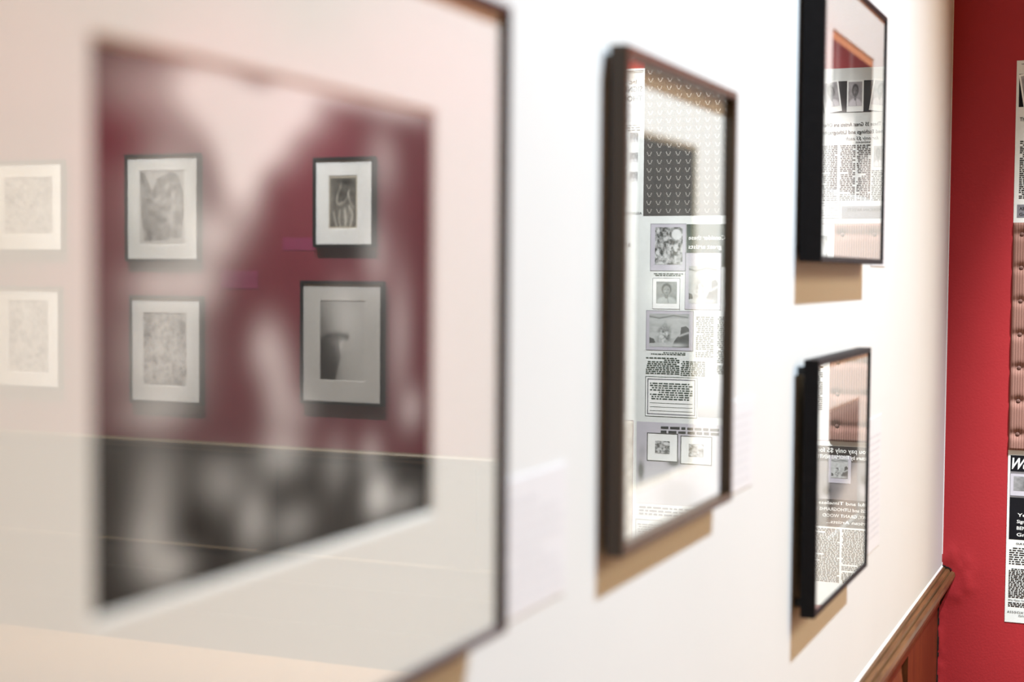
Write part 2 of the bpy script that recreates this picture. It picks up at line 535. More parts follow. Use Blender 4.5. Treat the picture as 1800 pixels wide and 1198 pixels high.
structure(box('wall_right', (XR, YB, 0), (XR + 0.15, YF + 0.15, H), CREAMW))
structure(box('wall_back', (-0.15, YB - 0.15, 0), (XR + 0.15, YB, H), WHITE))
structure(box('wall_left_beyond', (-0.33, YR + 0.14, 0), (-0.18, YF + 0.15, H), WHITE))
structure(box('floor', (-0.35, YB - 0.15, -0.1), (XR + 0.15, YF + 0.15, 0.0), FLOORW))
structure(box('ceiling', (-0.35, YB - 0.15, H), (XR + 0.15, YF + 0.15, H + 0.1), CEIL))


# ------------------------------------------------------------------ framed pictures
# local axes: x to the right along the wall, z up, -y out into the room
def frame(loc, rz, w, h, depth, face, gap, rail_mat, mat_mat, win, art_fn, label, group=None, bevel_mat=None, bevel=0.004,
          art_tint=(1, 1, 1), recess=0.005, art_cell=0.002, spacer=0.0):
    """win = (x0, z0, x1, z1) opening of the mat, measured from the frame's lower left corner"""
    r = empty('picture_frame', loc, rz)
    thing(r, label, 'picture', group)
    yb, yf = -gap, -depth
    c = 0.0012
    outer = [(0, 0), (w, 0), (w, h), (0, h)]
    inner = [(face, face), (w - face, face), (w - face, h - face), (face, h - face)]

    def ring(pts, d, y):
        cx, cz = w / 2, h / 2
        return [(px + (d if px < cx else -d), y, pz + (d if pz < cz else -d)) for px, pz in pts]
    rings = [ring(outer, 0, yb), ring(outer, 0, yf + c), ring(outer, c, yf), ring(inner, -c, yf), ring(inner, 0, yf + c), ring(inner, 0, yb)]
    for i in range(4):
        j = (i + 1) % 4
        vs = []
        for rg in rings:
            vs += [rg[i], rg[j]]
        n = len(rings)
        fs = []
        for k_ in range(n):
            q = (k_ + 1) % n
            fs.append((2 * k_, 2 * k_ + 1, 2 * q + 1, 2 * q))
        fs.append(tuple(2 * k_ for k_ in range(n - 1, -1, -1)))
        fs.append(tuple(2 * k_ + 1 for k_ in range(n)))
        obj('rail', vs, fs, rail_mat, r)
    f0 = face - 0.0005
    yg = yf + recess                      # front of the glass
    ym = yg + 0.0022 + spacer                      # front of the mat
    box('backing_board', (f0, ym + 0.003, f0), (w - f0, yb, h - f0), BACK, r)
    # mat board with window
    x0, z0, x1, z1 = win
    o4 = [(f0, f0), (w - f0, f0), (w - f0, h - f0), (f0, h - f0)]
    i4 = [(x0, z0), (x1, z0), (x1, z1), (x0, z1)]
    vs = [(a, ym, b) for a, b in o4] + [(a, ym, b) for a, b in i4]
    fs = [(i, (i + 1) % 4, (i + 1) % 4 + 4, i + 4) for i in range(4)]
    mo = obj('mat_board', vs, fs, mat_mat, r)
    ya = ym + 0.002
    b4 = [(x0 + bevel, z0 + bevel), (x1 - bevel, z0 + bevel), (x1 - bevel, z1 - bevel), (x0 + bevel, z1 - bevel)]
    vs = [(a, ym, b) for a, b in i4] + [(a, ya, b) for a, b in b4]
    obj('mat_bevel', vs, fs, bevel_mat or mat_mat, mo)
    picture('print', x0 + bevel * 0.5, z0 + bevel * 0.5, x1 - x0 - bevel, z1 - z0 - bevel, ya + 0.0002, art_fn, r, art_cell, art_tint)
    box('glass', (f0, yg, f0), (w - f0, yg + 0.002, h - f0), GLASS, r)
    for bx in (0.02, w - 0.032):
        for bz in (0.012, h - 0.024):
            box('wall_bumper', (bx, yb, bz), (bx + 0.012, -0.0002, bz + 0.012), RUBBER, r)
    return r


# --- large frame near the camera (white wall): soft monochrome photograph in a wide cream mat
LW = dict(y0=0.50, y1=1.119, z0=1.394, z1=1.888)


def art_large(u, v):
    t = np.full(u.shape, 0.018)
    t += 0.03 * fbm(u, v, 4, 4, 11, 3)
    for cx, cy, sx, sy, rot, a in (
            (0.10, 0.93, 0.09, 0.06, 0, 0.17), (0.36, 0.91, 0.12, 0.07, 0, 0.9), (0.26, 0.95, 0.09, 0.05, 0, 0.6), (0.48, 0.95, 0.10, 0.05, 0, 0.8), (0.40, 0.86, 0.08, 0.05, 0, 0.5),
            (0.35, 0.80, 0.055, 0.09, 0, 0.75), (0.60, 1.00, 0.12, 0.03, 0, 0.5), (0.85, 1.0, 0.15, 0.035, 0, 0.4),
            (0.28, 0.67, 0.06, 0.05, 0, 0.42), (0.24, 0.58, 0.06, 0.05, 0, 0.36), (0.14, 0.58, 0.06, 0.03, 0, 0.30), (0.16, 0.46, 0.09, 0.11, 0, 0.36),
            (0.18, 0.74, 0.08, 0.12, 0, 0.34), (0.42, 0.45, 0.045, 0.06, 0, 0.30), (0.46, 0.36, 0.045, 0.09, 0, 0.30), (0.52, 0.31, 0.05, 0.04, 0, 0.15),
            (0.78, 0.64, 0.05, 0.09, 0, 0.22), (0.80, 0.86, 0.06, 0.08, 0, 0.20), (0.87, 0.46, 0.045, 0.16, 0, 0.20), (0.92, 0.27, 0.04, 0.05, 0, 0.24),
            (0.66, 0.50, 0.05, 0.08, 0, 0.14), (0.14, 0.345, 0.07, 0.03, 0, 0.22), (0.05, 0.55, 0.05, 0.25, 0, 0.03),
            (0.14, 0.21, 0.05, 0.08, 0, 0.20), (0.125, 0.11, 0.045, 0.06, 0, 0.30), (0.175, 0.055, 0.05, 0.035, 0, 0.34), (0.30, 0.19, 0.06, 0.05, -0.6, 0.20),
            (0.385, 0.10, 0.04, 0.06, 0, 0.30), (0.47, 0.225, 0.07, 0.05, 0, 0.28), (0.50, 0.07, 0.06, 0.04, 0, 0.20), (0.64, 0.18, 0.04, 0.06, 0, 0.16),
            (0.79, 0.08, 0.045, 0.05, 0, 0.50), (0.76, 0.18, 0.04, 0.05, 0, 0.22), (0.88, 0.05, 0.06, 0.03, 0, 0.20)):
        t += a * blob(u, v, cx, cy, sx, sy, rot)
    t = 0.005 + t * 1.28
    t *= 1 - 0.6 * blob(u, v, 0.04, 0.83, 0.07, 0.05)
    t *= 1 - 0.6 * blob(u, v, 0.24, 0.12, 0.04, 0.05)
    t *= 1 - 0.5 * blob(u, v, 0.40, 0.985, 0.06, 0.03)
    return np.minimum(t, 0.90)


frame((0, LW['y0'], LW['z0']), math.pi / 2, LW['y1'] - LW['y0'], LW['z1'] - LW['z0'], 0.030, 0.0062, 0.008, PLUM, MATB,
      (0.61 - LW['y0'], 1.505 - LW['z0'], 0.997 - LW['y0'], 1.795 - LW['z0']), art_large,
      'large wide-matted dark photograph nearest the camera on the white wall', 'framed pictures on the white wall', bevel=0.003, art_cell=0.0025)

# --- brown wooden frame in the middle
MW = dict(y0=1.424, y1=1.848, z0=1.401, z1=1.902)


def art_mid(u, v):
    t = 0.035 + 0.03 * fbm(u, v, 6, 8, 21)
    t = t + 0.34 * blob(u, v, 0.78, 0.62, 0.20, 0.12) + 0.22 * blob(u, v, 0.40, 0.56, 0.20, 0.06)
    low = 1 / (1 + np.exp((v - 0.06) * 30))
    t = lerp(t, low, 0.30 + 0.16 * fbm(u, v, 5, 6, 25))
    return np.stack([t * 0.98, t * 1.03, t * 0.97], -1)


frame((0, MW['y0'], MW['z0']), math.pi / 2, MW['y1'] - MW['y0'], MW['z1'] - MW['z0'], 0.024, 0.0100, 0.005, BROWNF, MATW,
      (1.49 - MW['y0'], 1.455 - MW['z0'], 1.722 - MW['y0'], 1.827 - MW['z0']), art_mid,
      'brown wooden frame between the large pale frame and the two black frames', 'framed pictures on the white wall',
      bevel_mat=CREAMB, bevel=0.005, recess=0.007, spacer=0.005)

# --- two black box frames, one above the other
UW = dict(y0=2.293, y1=2.857, z0=1.700, z1=2.148)


def art_upper(u, v):
    t = 0.030 + 0.03 * fbm(u, v, 5, 7, 31)
    t = t + 0.13 * blob(u, v, 0.13, 0.75, 0.05, 0.5) + 0.10 * blob(u, v, 0.45, 0.85, 0.035, 0.4)
    low = 1 / (1 + np.exp((v - 0.30 - 0.22 * (u < 0.55)) * 40))
    keep = blob(u, v, 0.63, 0.22, 0.12, 0.26)
    t = lerp(t, low * (1 - 0.85 * keep), 0.62)
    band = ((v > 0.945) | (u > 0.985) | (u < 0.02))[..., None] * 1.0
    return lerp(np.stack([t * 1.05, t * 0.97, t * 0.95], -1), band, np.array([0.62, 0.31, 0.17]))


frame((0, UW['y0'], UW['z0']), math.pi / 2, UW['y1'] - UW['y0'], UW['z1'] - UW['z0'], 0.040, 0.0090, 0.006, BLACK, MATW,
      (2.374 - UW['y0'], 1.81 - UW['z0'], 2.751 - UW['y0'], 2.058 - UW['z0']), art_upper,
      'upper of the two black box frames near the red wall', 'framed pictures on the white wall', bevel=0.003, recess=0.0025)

DW = dict(y0=2.303, y1=2.762, z0=1.160, z1=1.552)


def art_lower(u, v):
    t = 0.05 + 0.08 * fbm(u, v, 7, 8, 41)
    low = 1 / (1 + np.exp((v - 0.30 - 0.35 * (u - 0.5)) * 22))
    t = lerp(t, low, 0.80)
    top = 1 / (1 + np.exp(-(v - 0.93) * 40))
    t = lerp(t, top, 0.25)
    return np.stack([t * 1.05, t * 0.96, t * 0.90], -1)


frame((0, DW['y0'], DW['z0']), math.pi / 2, DW['y1'] - DW['y0'], DW['z1'] - DW['z0'], 0.037, 0.0090, 0.014, BLACK, MATW,
      (2.412 - DW['y0'], 1.262 - DW['z0'], 2.690 - DW['y0'], 1.470 - DW['z0']), art_lower,
      'lower of the two black box frames near the red wall', 'framed pictures on the white wall', bevel=0.004, recess=0.0025)


# --- six framed prints on the far red wall (seen mirrored in the large pane); u runs as in the mirror, so it is flipped here
def flip(fn):
    return lambda u, v: fn(1 - u, v)


def etch_figure(u, v):
    t = 0.085 + 0.10 * fbm(u, v, 7, 12, 51)
    for pts, w, a in (
            ([(0.30, 0.62), (0.28, 0.50), (0.36, 0.46), (0.52, 0.50), (0.66, 0.62), (0.70, 0.72)], 0.025, 0.30),
            ([(0.44, 0.86), (0.40, 0.74), (0.33, 0.66)], 0.03, 0.22),
            ([(0.18, 0.30), (0.24, 0.12), (0.30, 0.03)], 0.03, 0.26),
            ([(0.40, 0.34), (0.36, 0.18), (0.42, 0.04)], 0.03, 0.26),
            ([(0.56, 0.36), (0.60, 0.18), (0.58, 0.04)], 0.04, 0.30),
            ([(0.72, 0.42), (0.84, 0.26), (0.76, 0.05)], 0.04, 0.30),
            ([(0.66, 0.70), (0.74, 0.52), (0.86, 0.40)], 0.03, 0.20)):
        t = t + a * stroke(u, v, pts, w)
    t = t + 0.14 * blob(u, v, 0.62, 0.22, 0.22, 0.22) + 0.10 * blob(u, v, 0.10, 0.55, 0.06, 0.3)
    t = t * (1 - 0.75 * blob(u, v, 0.58, 0.88, 0.26, 0.07)) * (1 - 0.7 * blob(u, v, 0.42, 0.68, 0.10, 0.07))
    t = t * (1 - 0.6 * stroke(u, v, [(0.5, 0.52), (0.62, 0.6), (0.66, 0.74)], 0.03))
    e = np.minimum(np.minimum(u, 1 - u), np.minimum(v, 1 - v))
    return lerp(np.stack([t * 1.05, t, t * 0.88], -1), (e < 0.045)[..., None] * 1.0, np.array([0.52, 0.47, 0.38]))


def profile_man(u, v):
    t = 0.30 + 0.26 * u + 0.05 * fbm(u, v, 3, 4, 61)
    t = t * (1 - 0.45 * blob(u, v, 0.0, 0.62, 0.35, 0.25))
    body = inpoly(u, v, [(0, 0), (0.34, 0), (0.46, 0.30), (0.42, 0.44), (0.50, 0.52), (0.40, 0.55), (0, 0.46)])
    soft = blob(u, v, 0.10, 0.20, 0.26, 0.30)
    brim = stroke(u, v, [(0.02, 0.46), (0.16, 0.55), (0.40, 0.575), (0.60, 0.55)], 0.045)
    m = np.clip(1.25 * soft + 0.9 * brim + 0.45 * body, 0, 0.985)
    t = lerp(t, m, 0.02)
    t = t + 0.20 * blob(u, v, 0.46, 0.46, 0.05, 0.07)
    return np.stack([t, t * 0.97, t * 0.92], -1)


def etch_group(u, v):
    t = np.full(u.shape, 0.60)
    shape = np.clip(inpoly(u, v, [(0.02, 0.98), (0.12, 0.97), (0.28, 0.72), (0.40, 0.90), (0.70, 0.99), (0.86, 0.93), (0.97, 0.70), (0.98, 0.45), (0.92, 0.1), (0.55, 0.06), (0.10, 0.05), (0.04, 0.45)]), 0, 1)
    tex = 0.03 + 0.50 * np.clip((fbm(u, v, 9, 12, 71, 5) - 0.2) * 1.4, 0, 1)
    t = lerp(t, 0.95 * shape, tex)
    t += 0.30 * blob(u, v, 0.62, 0.80, 0.06, 0.05) + 0.22 * stroke(u, v, [(0.74, 0.70), (0.76, 0.55), (0.70, 0.3), (0.72, 0.12)], 0.05)
    t += 0.15 * blob(u, v, 0.40, 0.62, 0.08, 0.05)
    t *= 1 - 0.35 * blob(u, v, 0.40, 0.36, 0.18, 0.14) - 0.25 * stroke(u, v, [(0.05, 0.95), (0.22, 0.6)], 0.03)
    return np.stack([t, t * 0.98, t * 0.95], -1)


def etch_pale(seed):
    def fn(u, v):
        t = 0.66 - 1.1 * np.abs(fbm(u, v, 7, 9, seed, 5) - 0.5) - 0.25 * (fbm(u, v, 16, 20, seed + 7, 2) > 0.58)
        t -= 0.22 * blob(u, v, 0.10, 0.62, 0.12, 0.20) + 0.20 * blob(u, v, 0.88, 0.72, 0.12, 0.26)
        t -= 0.14 * blob(u, v, 0.80, 0.15, 0.16, 0.14) + 0.10 * stroke(u, v, [(0.6, 0.98), (0.66, 0.7), (0.5, 0.4)], 0.06)
        t += 0.16 * blob(u, v, 0.45, 0.85, 0.15, 0.1)
        return np.stack([t, t * 0.98, t * 0.94], -1)
    return fn


FAR = [  # x0, z0, x1, z1, window (x0, z0, x1, z1), art, mat, label
    (2.573, 1.781, 2.868, 2.161, (2.655, 1.858, 2.796, 2.084), etch_figure, MATW, 'smallest print on the red wall, dark brown seated figure etching'),
    (2.529, 1.113, 2.929, 1.639, (2.614, 1.214, 2.836, 1.556), profile_man, MATG, 'print on the red wall of a dark hatted profile in fog'),
    (3.441, 1.716, 3.838, 2.195, (3.520, 1.790, 3.764, 2.122), etch_group, MATW, 'print on the red wall of a grey etched figure group'),
    (3.428, 1.081, 3.816, 1.566, (3.510, 1.160, 3.746, 1.490), etch_pale(81), MATW, 'faint pale etching on the red wall below the grey figure group'),
    (4.180, 1.757, 4.600, 2.182, (4.244, 1.838, 4.526, 2.104), etch_pale(91), MATW, 'nearly square pale print on the red wall, upper of the outermost pair'),
    (4.200, 1.122, 4.580, 1.599, (4.272, 1.196, 4.506, 1.534), etch_pale(101), MATW, 'upright pale print on the red wall, lower of the outermost pair'),
]
for x0, z0, x1, z1, (a, b, c, d), fn, mm, lab in FAR:
    frame((x0, YF, z0), 0.0, x1 - x0, z1 - z0, 0.032, 0.013, 0.006, BLACK, mm, (a - x0, b - z0, c - x0, d - z0), flip(fn), lab,
          'framed prints on the far red wall', bevel=0.003, recess=0.006)


# ------------------------------------------------------------------ wall labels
def card(loc, rz, w, h, label, cm, tm, lines, seed, group):
    o = box('wall_label', (0, -0.0015, 0), (w, 0, h), cm)
    o.location = loc; o.rotation_euler = (0, 0, rz)
    thing(o, label, 'label', group)
    body_text('fine_print', w * 0.08, h * 0.10, w * 0.84, h * 0.8, h * 0.8 / lines, tm, o, seed, y=-0.0018, fill=0.34)
    return o


card((0, 2.955, 1.698), math.pi / 2, 0.165, 0.156, 'pale label card beside the upper black frame', CARD, CARDTXT, 11, 1, 'labels on the white wall')
card((0, 2.950, 1.142), math.pi / 2, 0.162, 0.262, 'tall pale label card beside the lower black frame', CARD, CARDTXT, 16, 2, 'labels on the white wall')
card((0, 1.885, 1.396), math.pi / 2, 0.157, 0.120, 'pale label card beside the brown frame', CARD, CARDTXT, 8, 3, 'labels on the white wall')
card((0, 1.175, 1.385), math.pi / 2, 0.150, 0.120, 'pale label card beside the large frame', CARD, CARDTXT, 8, 4, 'labels on the white wall')
card((2.870, YF, 1.768), 0, 0.163, 0.056, 'magenta label beside the dark seated figure print', PINKCARD, PINKTXT, 5, 5, 'labels on the far red wall')
card((3.156, YF, 1.600), 0, 0.192, 0.080, 'magenta label between the two columns of far prints', PINKCARD, PINKTXT, 6, 6, 'labels on the far red wall')


# ------------------------------------------------------------------ newspaper posters on the red end wall
def poster(x0, z0, w, h, label, group='newspaper posters on the red end wall', m=PAPER, name='poster'):
    o = box(name, (0, -0.0008, 0), (w, 0, h), m)
    o.location = (x0, YR - 0.0006, z0)
    thing(o, label, 'poster', group)
    return o


def ell(u, v, cx, cy, rx, ry, k=9.0):
    """crisp-edged ellipse mask"""
    return 1 / (1 + np.exp(k * (((u - cx) / rx) ** 2 + ((v - cy) / ry) ** 2 - 1)))


def portrait(u, v, seed=1, dark=False):
    t = 0.16 + 0.30 * fbm(u, v, 4, 5, seed)
    t = lerp(t, ell(u, v, 0.5, 0.02, 0.50, 0.30), 0.62)
    t = lerp(t, stroke(u, v, [(0.46, 0.30), (0.40, 0.02)], 0.03) * 0.6, 0.2)
    t = lerp(t, ell(u, v, 0.5, 0.36, 0.10, 0.14), 0.22)
    t = lerp(t, ell(u, v, 0.5, 0.66, 0.24, 0.26), 0.035)
    t = lerp(t, ell(u, v, 0.5, 0.60, 0.17, 0.21), 0.13 if dark else 0.32)
    t = lerp(t, 0.8 * (blob(u, v, 0.42, 0.64, 0.04, 0.025) + blob(u, v, 0.58, 0.64, 0.04, 0.025) + blob(u, v, 0.5, 0.49, 0.07, 0.018)), 0.03)
    t = t + 0.12 * blob(u, v, 0.56, 0.58, 0.05, 0.09)
    return t


def landscape(seed):
    """flipped so that the mirrored view shows the dark headland on the right"""
    def fn(u, v):
        t = 0.66 - 0.45 * np.abs(fbm(u, v, 3, 6, seed, 4) - 0.5) - 0.12 * (v > 0.86)
        t = lerp(t, stroke(u, v, [(0.05, 0.90), (0.4, 0.95), (0.75, 0.86), (1.0, 0.92)], 0.02) * 0.8, 0.12)
        cliff = inpoly(u, v, [(0, 0), (0.42, 0), (0.38, 0.16), (0.30, 0.30), (0.22, 0.38), (0.20, 0.60), (0.08, 0.64), (0, 0.56)])
        t = np.where(cliff, 0.05 + 0.16 * fbm(u, v, 6, 7, seed + 9), t)
        t = lerp(t, stroke(u, v, [(0.02, 0.44), (0.24, 0.34)], 0.03), 0.6)
        t = lerp(t, 0.9 * inpoly(u, v, [(0.88, 0.24), (1, 0.28), (1, 0.1), (0.84, 0.12)]), 0.05)
        rocks = np.clip(blob(u, v, 0.62, 0.36, 0.16, 0.26) * 1.3, 0, 1)
        t = lerp(t, rocks, 0.10 + 0.75 * np.clip((fbm(u, v, 10, 10, seed + 3, 3) - 0.3) * 2.4, 0, 1))
        t = lerp(t, blob(u, v, 0.3, 0.06, 0.22, 0.06), 0.66)
        t = t * 0.8
        return np.stack([t * 0.96, t, t * 0.96], -1)
    return fn


def busy(seed):
    def fn(u, v):
        t = 0.03 + 0.55 * np.clip((fbm(u, v, 8, 10, seed, 4) - 0.34) * 2.8, 0, 1)
        t = lerp(t, ell(u, v, 0.22, 0.80, 0.18, 0.14) * 0.9, 0.7)
        return np.stack([t * 0.97, t, t * 0.97], -1)
    return fn


def mounted(parent, x0, z0, x1, z1, ix0, iz0, ix1, iz1, fn, rim=LILAC, tint=(1, 1, 1)):
    c = bar('picture_mount', x0, z0, x1, z1, rim, parent, -0.0013)
    outline('picture_border', x0, z0, x1, z1, 0.0012, GREY, c, -0.0015)
    return picture('photograph', ix0, iz0, ix1 - ix0, iz1 - iz0, -0.0017, fn, parent, 0.0012, tint)


# upper advertisement: three portrait cards on a black band, headline, columns
P = poster(0.160, 1.818, 0.270, 0.412, 'upper newspaper advertisement with portrait cards, above the corduroy panel')
bar('flourish', 0.011, 0.402, 0.028, 0.4035, INK, P)
bar('black_band', 0.0065, 0.294, 0.2600, 0.378, INK, P)
for cx, rot, wd_ in ((0.035, 0.16, 0.046), (0.098, 0.14, 0.046), (0.163, 0.0, 0.044), (0.226, -0.14, 0.046)):
    hh = 0.084
    cs, sn = math.cos(rot), math.sin(rot)
    e = empty('portrait_card', (0, 0, 0)); e.parent = P
    e.location = (cx, 0, 0.338); e.rotation_euler = (0, -rot, 0)
    bar('card', -wd_ / 2, -hh / 2, wd_ / 2, hh / 2, INKW, e, -0.0013)
    picture('photograph', -wd_ / 2 + 0.004, -hh / 2 + 0.015, wd_ - 0.008, hh - 0.020, -0.0016,
            (lambda s_: (lambda u, v: portrait(u, v, s_, True)))(int(cx * 1000)), e, 0.0014, (1, 0.96, 0.98))
lettering('headline', 'The Reason Why These 35 Great Artists are Offering', 0.010, 0.258, 0.0095, INK, P, width=0.250, bold=0.012)
lettering('headline', 'Original, Signed Etchings and Lithographs', 0.022, 0.238, 0.0095, INK, P, width=0.226, bold=0.012)
lettering('headline', 'for only $5 each', 0.100, 0.221, 0.0090, INK, P, shear=0.35, width=0.085)
for k_, (bx, bw) in enumerate(((0.012, 0.058), (0.120, 0.036), (0.160, 0.040), (0.208, 0.050))):
    body_text('body_text', bx, 0.060, bw, 0.150, 0.0048, INK, P, 10 + k_)
lettering('subhead', 'THE RENOWNED ARTISTS', 0.120, 0.2125, 0.0042, INK, P, width=0.040, bold=0.02)
picture('photograph', 0.088, 0.150, 0.024, 0.054, -0.0015, lambda u, v: portrait(u, v, 5, True), P, 0.0012)
body_text('body_text', 0.082, 0.060, 0.034, 0.082, 0.0048, INK, P, 17)
bar('grey_band', 0.008, 0.012, 0.194, 0.046, GREY, P)
lettering('band_lettering', 'ASSOCIATED AMERICAN ARTISTS', 0.014, 0.032, 0.008, INK, P, width=0.165)
lettering('band_lettering', 'GALLERIES', 0.014, 0.018, 0.007, INK, P, width=0.060)
cpn = bar('coupon', 0.198, 0.014, 0.264, 0.094, INKW, P, -0.0012)
outline('coupon_border', 0.198, 0.014, 0.264, 0.094, 0.0012, GREY, cpn, -0.0014)
body_text('fine_print', 0.203, 0.020, 0.055, 0.066, 0.0065, GREY, cpn, 21, y=-0.0015, fill=0.3)

# buttoned corduroy panel
cw, ch = 0.212, 0.585
tp = empty('corduroy_panel', (0.160, YR - 0.0006, 1.233))
thing(tp, 'brown buttoned corduroy panel between the two newspaper advertisements', 'panel')
n1, n2 = 84, 230
U, V = np.meshgrid(np.linspace(0, cw, n1), np.linspace(0, ch, n2))
buttons = [(bx, bz) for r_ in range(7) for bx in (0.022 - (0.0), 0.106, 0.190) for bz in [ch - 0.030 - r_ * 0.0855] if bz > 0.01]
hgt = 0.010 * np.ones(U.shape)
for r_ in range(7):
    zc = ch - 0.030 - r_ * 0.0855
    hgt -= 0.0040 * np.exp(-((V - zc) / 0.010) ** 2)
for bx, bz in buttons:
    hgt -= 0.0055 * np.exp(-(((U - bx) / 0.012) ** 2 + ((V - bz) / 0.012) ** 2))
edge = np.minimum(np.minimum(U, cw - U), np.minimum(V, ch - V))
hgt = np.maximum(hgt, 0.001) * np.clip(edge / 0.004, 0.1, 1)
verts = np.stack([U, -hgt, V], -1).reshape(-1, 3).tolist()
faces = [(j * n1 + i, j * n1 + i + 1, (j + 1) * n1 + i + 1, (j + 1) * n1 + i) for j in range(n2 - 1) for i in range(n1 - 1)]
obj('cushion', verts, faces, CORD, tp, smooth=True)
bmesh_v, bmesh_f = [], []
ns = 12
for lv, (rr, dd) in enumerate(((0.0052, 0.0), (0.0050, -0.0022), (0.0032, -0.0034))):
    for i in range(ns):
        bmesh_v.append((rr * math.cos(2 * math.pi * i / ns), dd, rr * math.sin(2 * math.pi * i / ns)))
bmesh_v.append((0, -0.0038, 0))
for lv in range(2):
    for i in range(ns):
        j = (i + 1) % ns
        bmesh_f.append((lv * ns + i, lv * ns + j, (lv + 1) * ns + j, (lv + 1) * ns + i))
for i in range(ns):
    bmesh_f.append((2 * ns + i, 2 * ns + (i + 1) % ns, 3 * ns))
b0 = None
for bx, bz in buttons:
    if b0 is None:
        b0 = obj('button', bmesh_v, bmesh_f, BUTTON, tp, smooth=True); bo = b0
    else:
        bo = b0.copy(); COL.objects.link(bo); bo.parent = tp
    bo.location = (bx, -0.0018, bz)

# lower advertisement: script headline, framed etching, white lines on black, columns
P = poster(0.160, 0.786, 0.270, 0.447, 'lower newspaper advertisement with white lettering on black, below the corduroy panel')
bar('black_band', 0.006, 0.392, 0.262, 0.434, INK, P)
lettering('headline', 'Would', 0.010, 0.399, 0.028, INKW, P, shear=0.45, bold=0.02, width=0.086)
lettering('headline', 'you pay only $5 for a', 0.104, 0.417, 0.012, INKW, P, width=0.150, bold=0.012)
lettering('headline', 'picture by THOMAS BENTON', 0.104, 0.400, 0.010, INKW, P, width=0.150, bold=0.015)


def couple(u, v):
    t = 0.14 + 0.09 * fbm(u, v, 5, 4, 131)
    t = lerp(t, 1 / (1 + np.exp((v - 0.30) * 16)), 0.05)
    for cx, cy, s in ((0.43, 0.62, 1.0), (0.83, 0.42, 0.9)):
        t = lerp(t, np.clip(1.4 * blob(u, v, cx, cy, 0.045 * s, 0.16 * s), 0, 1), 0.42)
        t = lerp(t, np.clip(1.4 * blob(u, v, cx - 0.012, cy + 0.13, 0.05 * s, 0.09 * s), 0, 1), 0.05)
        t = lerp(t, np.clip(1.4 * blob(u, v, cx, cy - 0.40, 0.09 * s, 0.20), 0, 1), 0.16)
    t = t + 0.35 * stroke(u, v, [(0.42, 0.40), (0.46, 0.30)], 0.03) + 0.4 * stroke(u, v, [(0.90, 0.14), (0.78, 0.34)], 0.025)
    return t


picture('photograph', 0.006, 0.216, 0.256, 0.176, -0.0011, couple, P, 0.0018, (1, 0.95, 0.97))
mounted(P, 0.006, 0.329, 0.072, 0.388, 0.015, 0.343, 0.064, 0.380, lambda u, v: 0.16 + 0.2 * fbm(u, v, 5, 5, 141) - 0.15 * blob(u, v, 0.7, 0.3, 0.25, 0.4))
mounted(P, 0.150, 0.334, 0.212, 0.410, 0.159, 0.348, 0.204, 0.400, landscape(4))
bar('black_ground', 0.006, 0.216, 0.090, 0.325, INK, P, -0.0012)
bar('black_ground', 0.090, 0.216, 0.262, 0.290, INK, P, -0.0012)
lettering('reversed_line', 'Yes, Beautiful and Timeless', 0.026, 0.276, 0.0085, INKW, P, bold=0.012, width=0.21)
lettering('reversed_line', 'Signed ETCHINGS and LITHOGRAPHS by', 0.025, 0.259, 0.0085, INKW, P, bold=0.012, width=0.225)
lettering('reversed_line', 'BENTON, CURRY, GRANT WOOD', 0.025, 0.242, 0.0085, INKW, P, bold=0.012, width=0.20)
lettering('reversed_line', 'Great American Artists...', 0.025, 0.225, 0.0085, INKW, P, bold=0.012, width=0.19)
lettering('subhead', 'OUR BIGGEST VALUE EVER', 0.024, 0.2035, 0.0045, INK, P, bold=0.02, width=0.09)
body_text('lead_text', 0.008, 0.148, 0.090, 0.050, 0.0058, INK, P, 31, fill=0.5)
for k_, (bx, bw, bh) in enumerate(((0.008, 0.090, 0.080), (0.104, 0.068, 0.150), (0.178, 0.082, 0.150))):
    body_text('body_text', bx, 0.062, bw, bh, 0.0043, INK, P, 32 + k_)
lettering('subhead', 'Who Makes This Possible', 0.008, 0.0560, 0.0048, INK, P, shear=0.3, width=0.062)
body_text('body_text', 0.008, 0.038, 0.090, 0.016, 0.0043, INK, P, 37)
lettering('signature_line', 'ASSOCIATED AMERICAN ARTISTS', 0.006, 0.0245, 0.0055, INK, P, spacing=1.25, width=0.150, bold=0.01)
lettering('signature_line', 'Galleries', 0.034, 0.0165, 0.0050, INK, P, shear=0.3)

# narrow grey poster next to the corduroy panel
P = poster(0.3725, 1.2345, 0.165, 0.582, 'narrow poster with grey picture to the right of the corduroy panel')
picture('photograph', 0.018, 0.305, 0.135, 0.246, -0.0011, busy(151), P, 0.002)
body_text('body_text', 0.018, 0.080, 0.135, 0.210, 0.0052, INK, P, 41)

# dark woven panel with pale motifs
VP = empty('woven_panel', (0.560, YR - 0.0006, 1.842))
thing(VP, 'dark woven panel dotted with pale v-shaped stitches on the red end wall', 'panel')
box('cloth', (0, -0.0012, 0), (0.308, 0, 0.46), MOTIFBG, VP)
mb = Multi()
for i in range(11):
    for j in range(20):
        cx = 0.012 + i * 0.0278 + (0.0 if j % 2 == 0 else 0.002); cz = 0.012 + j * 0.0228
        for s in (-1, 1):
            for (ox, oz) in ((0.0018, -0.003), (0.0042, 0.0012), (0.0058, 0.0052)):
                px, pz = cx + s * ox, cz + oz
                mb.quad([(px - 0.0014, -0.0018, pz - 0.0018), (px + 0.0014, -0.0018, pz - 0.0018), (px + 0.0014, -0.0018, pz + 0.0018), (px - 0.0014, -0.0018, pz + 0.0018)])
mo = mb.build('stitched_motif', MOTIF, VP)
mo['kind'] = 'stuff'

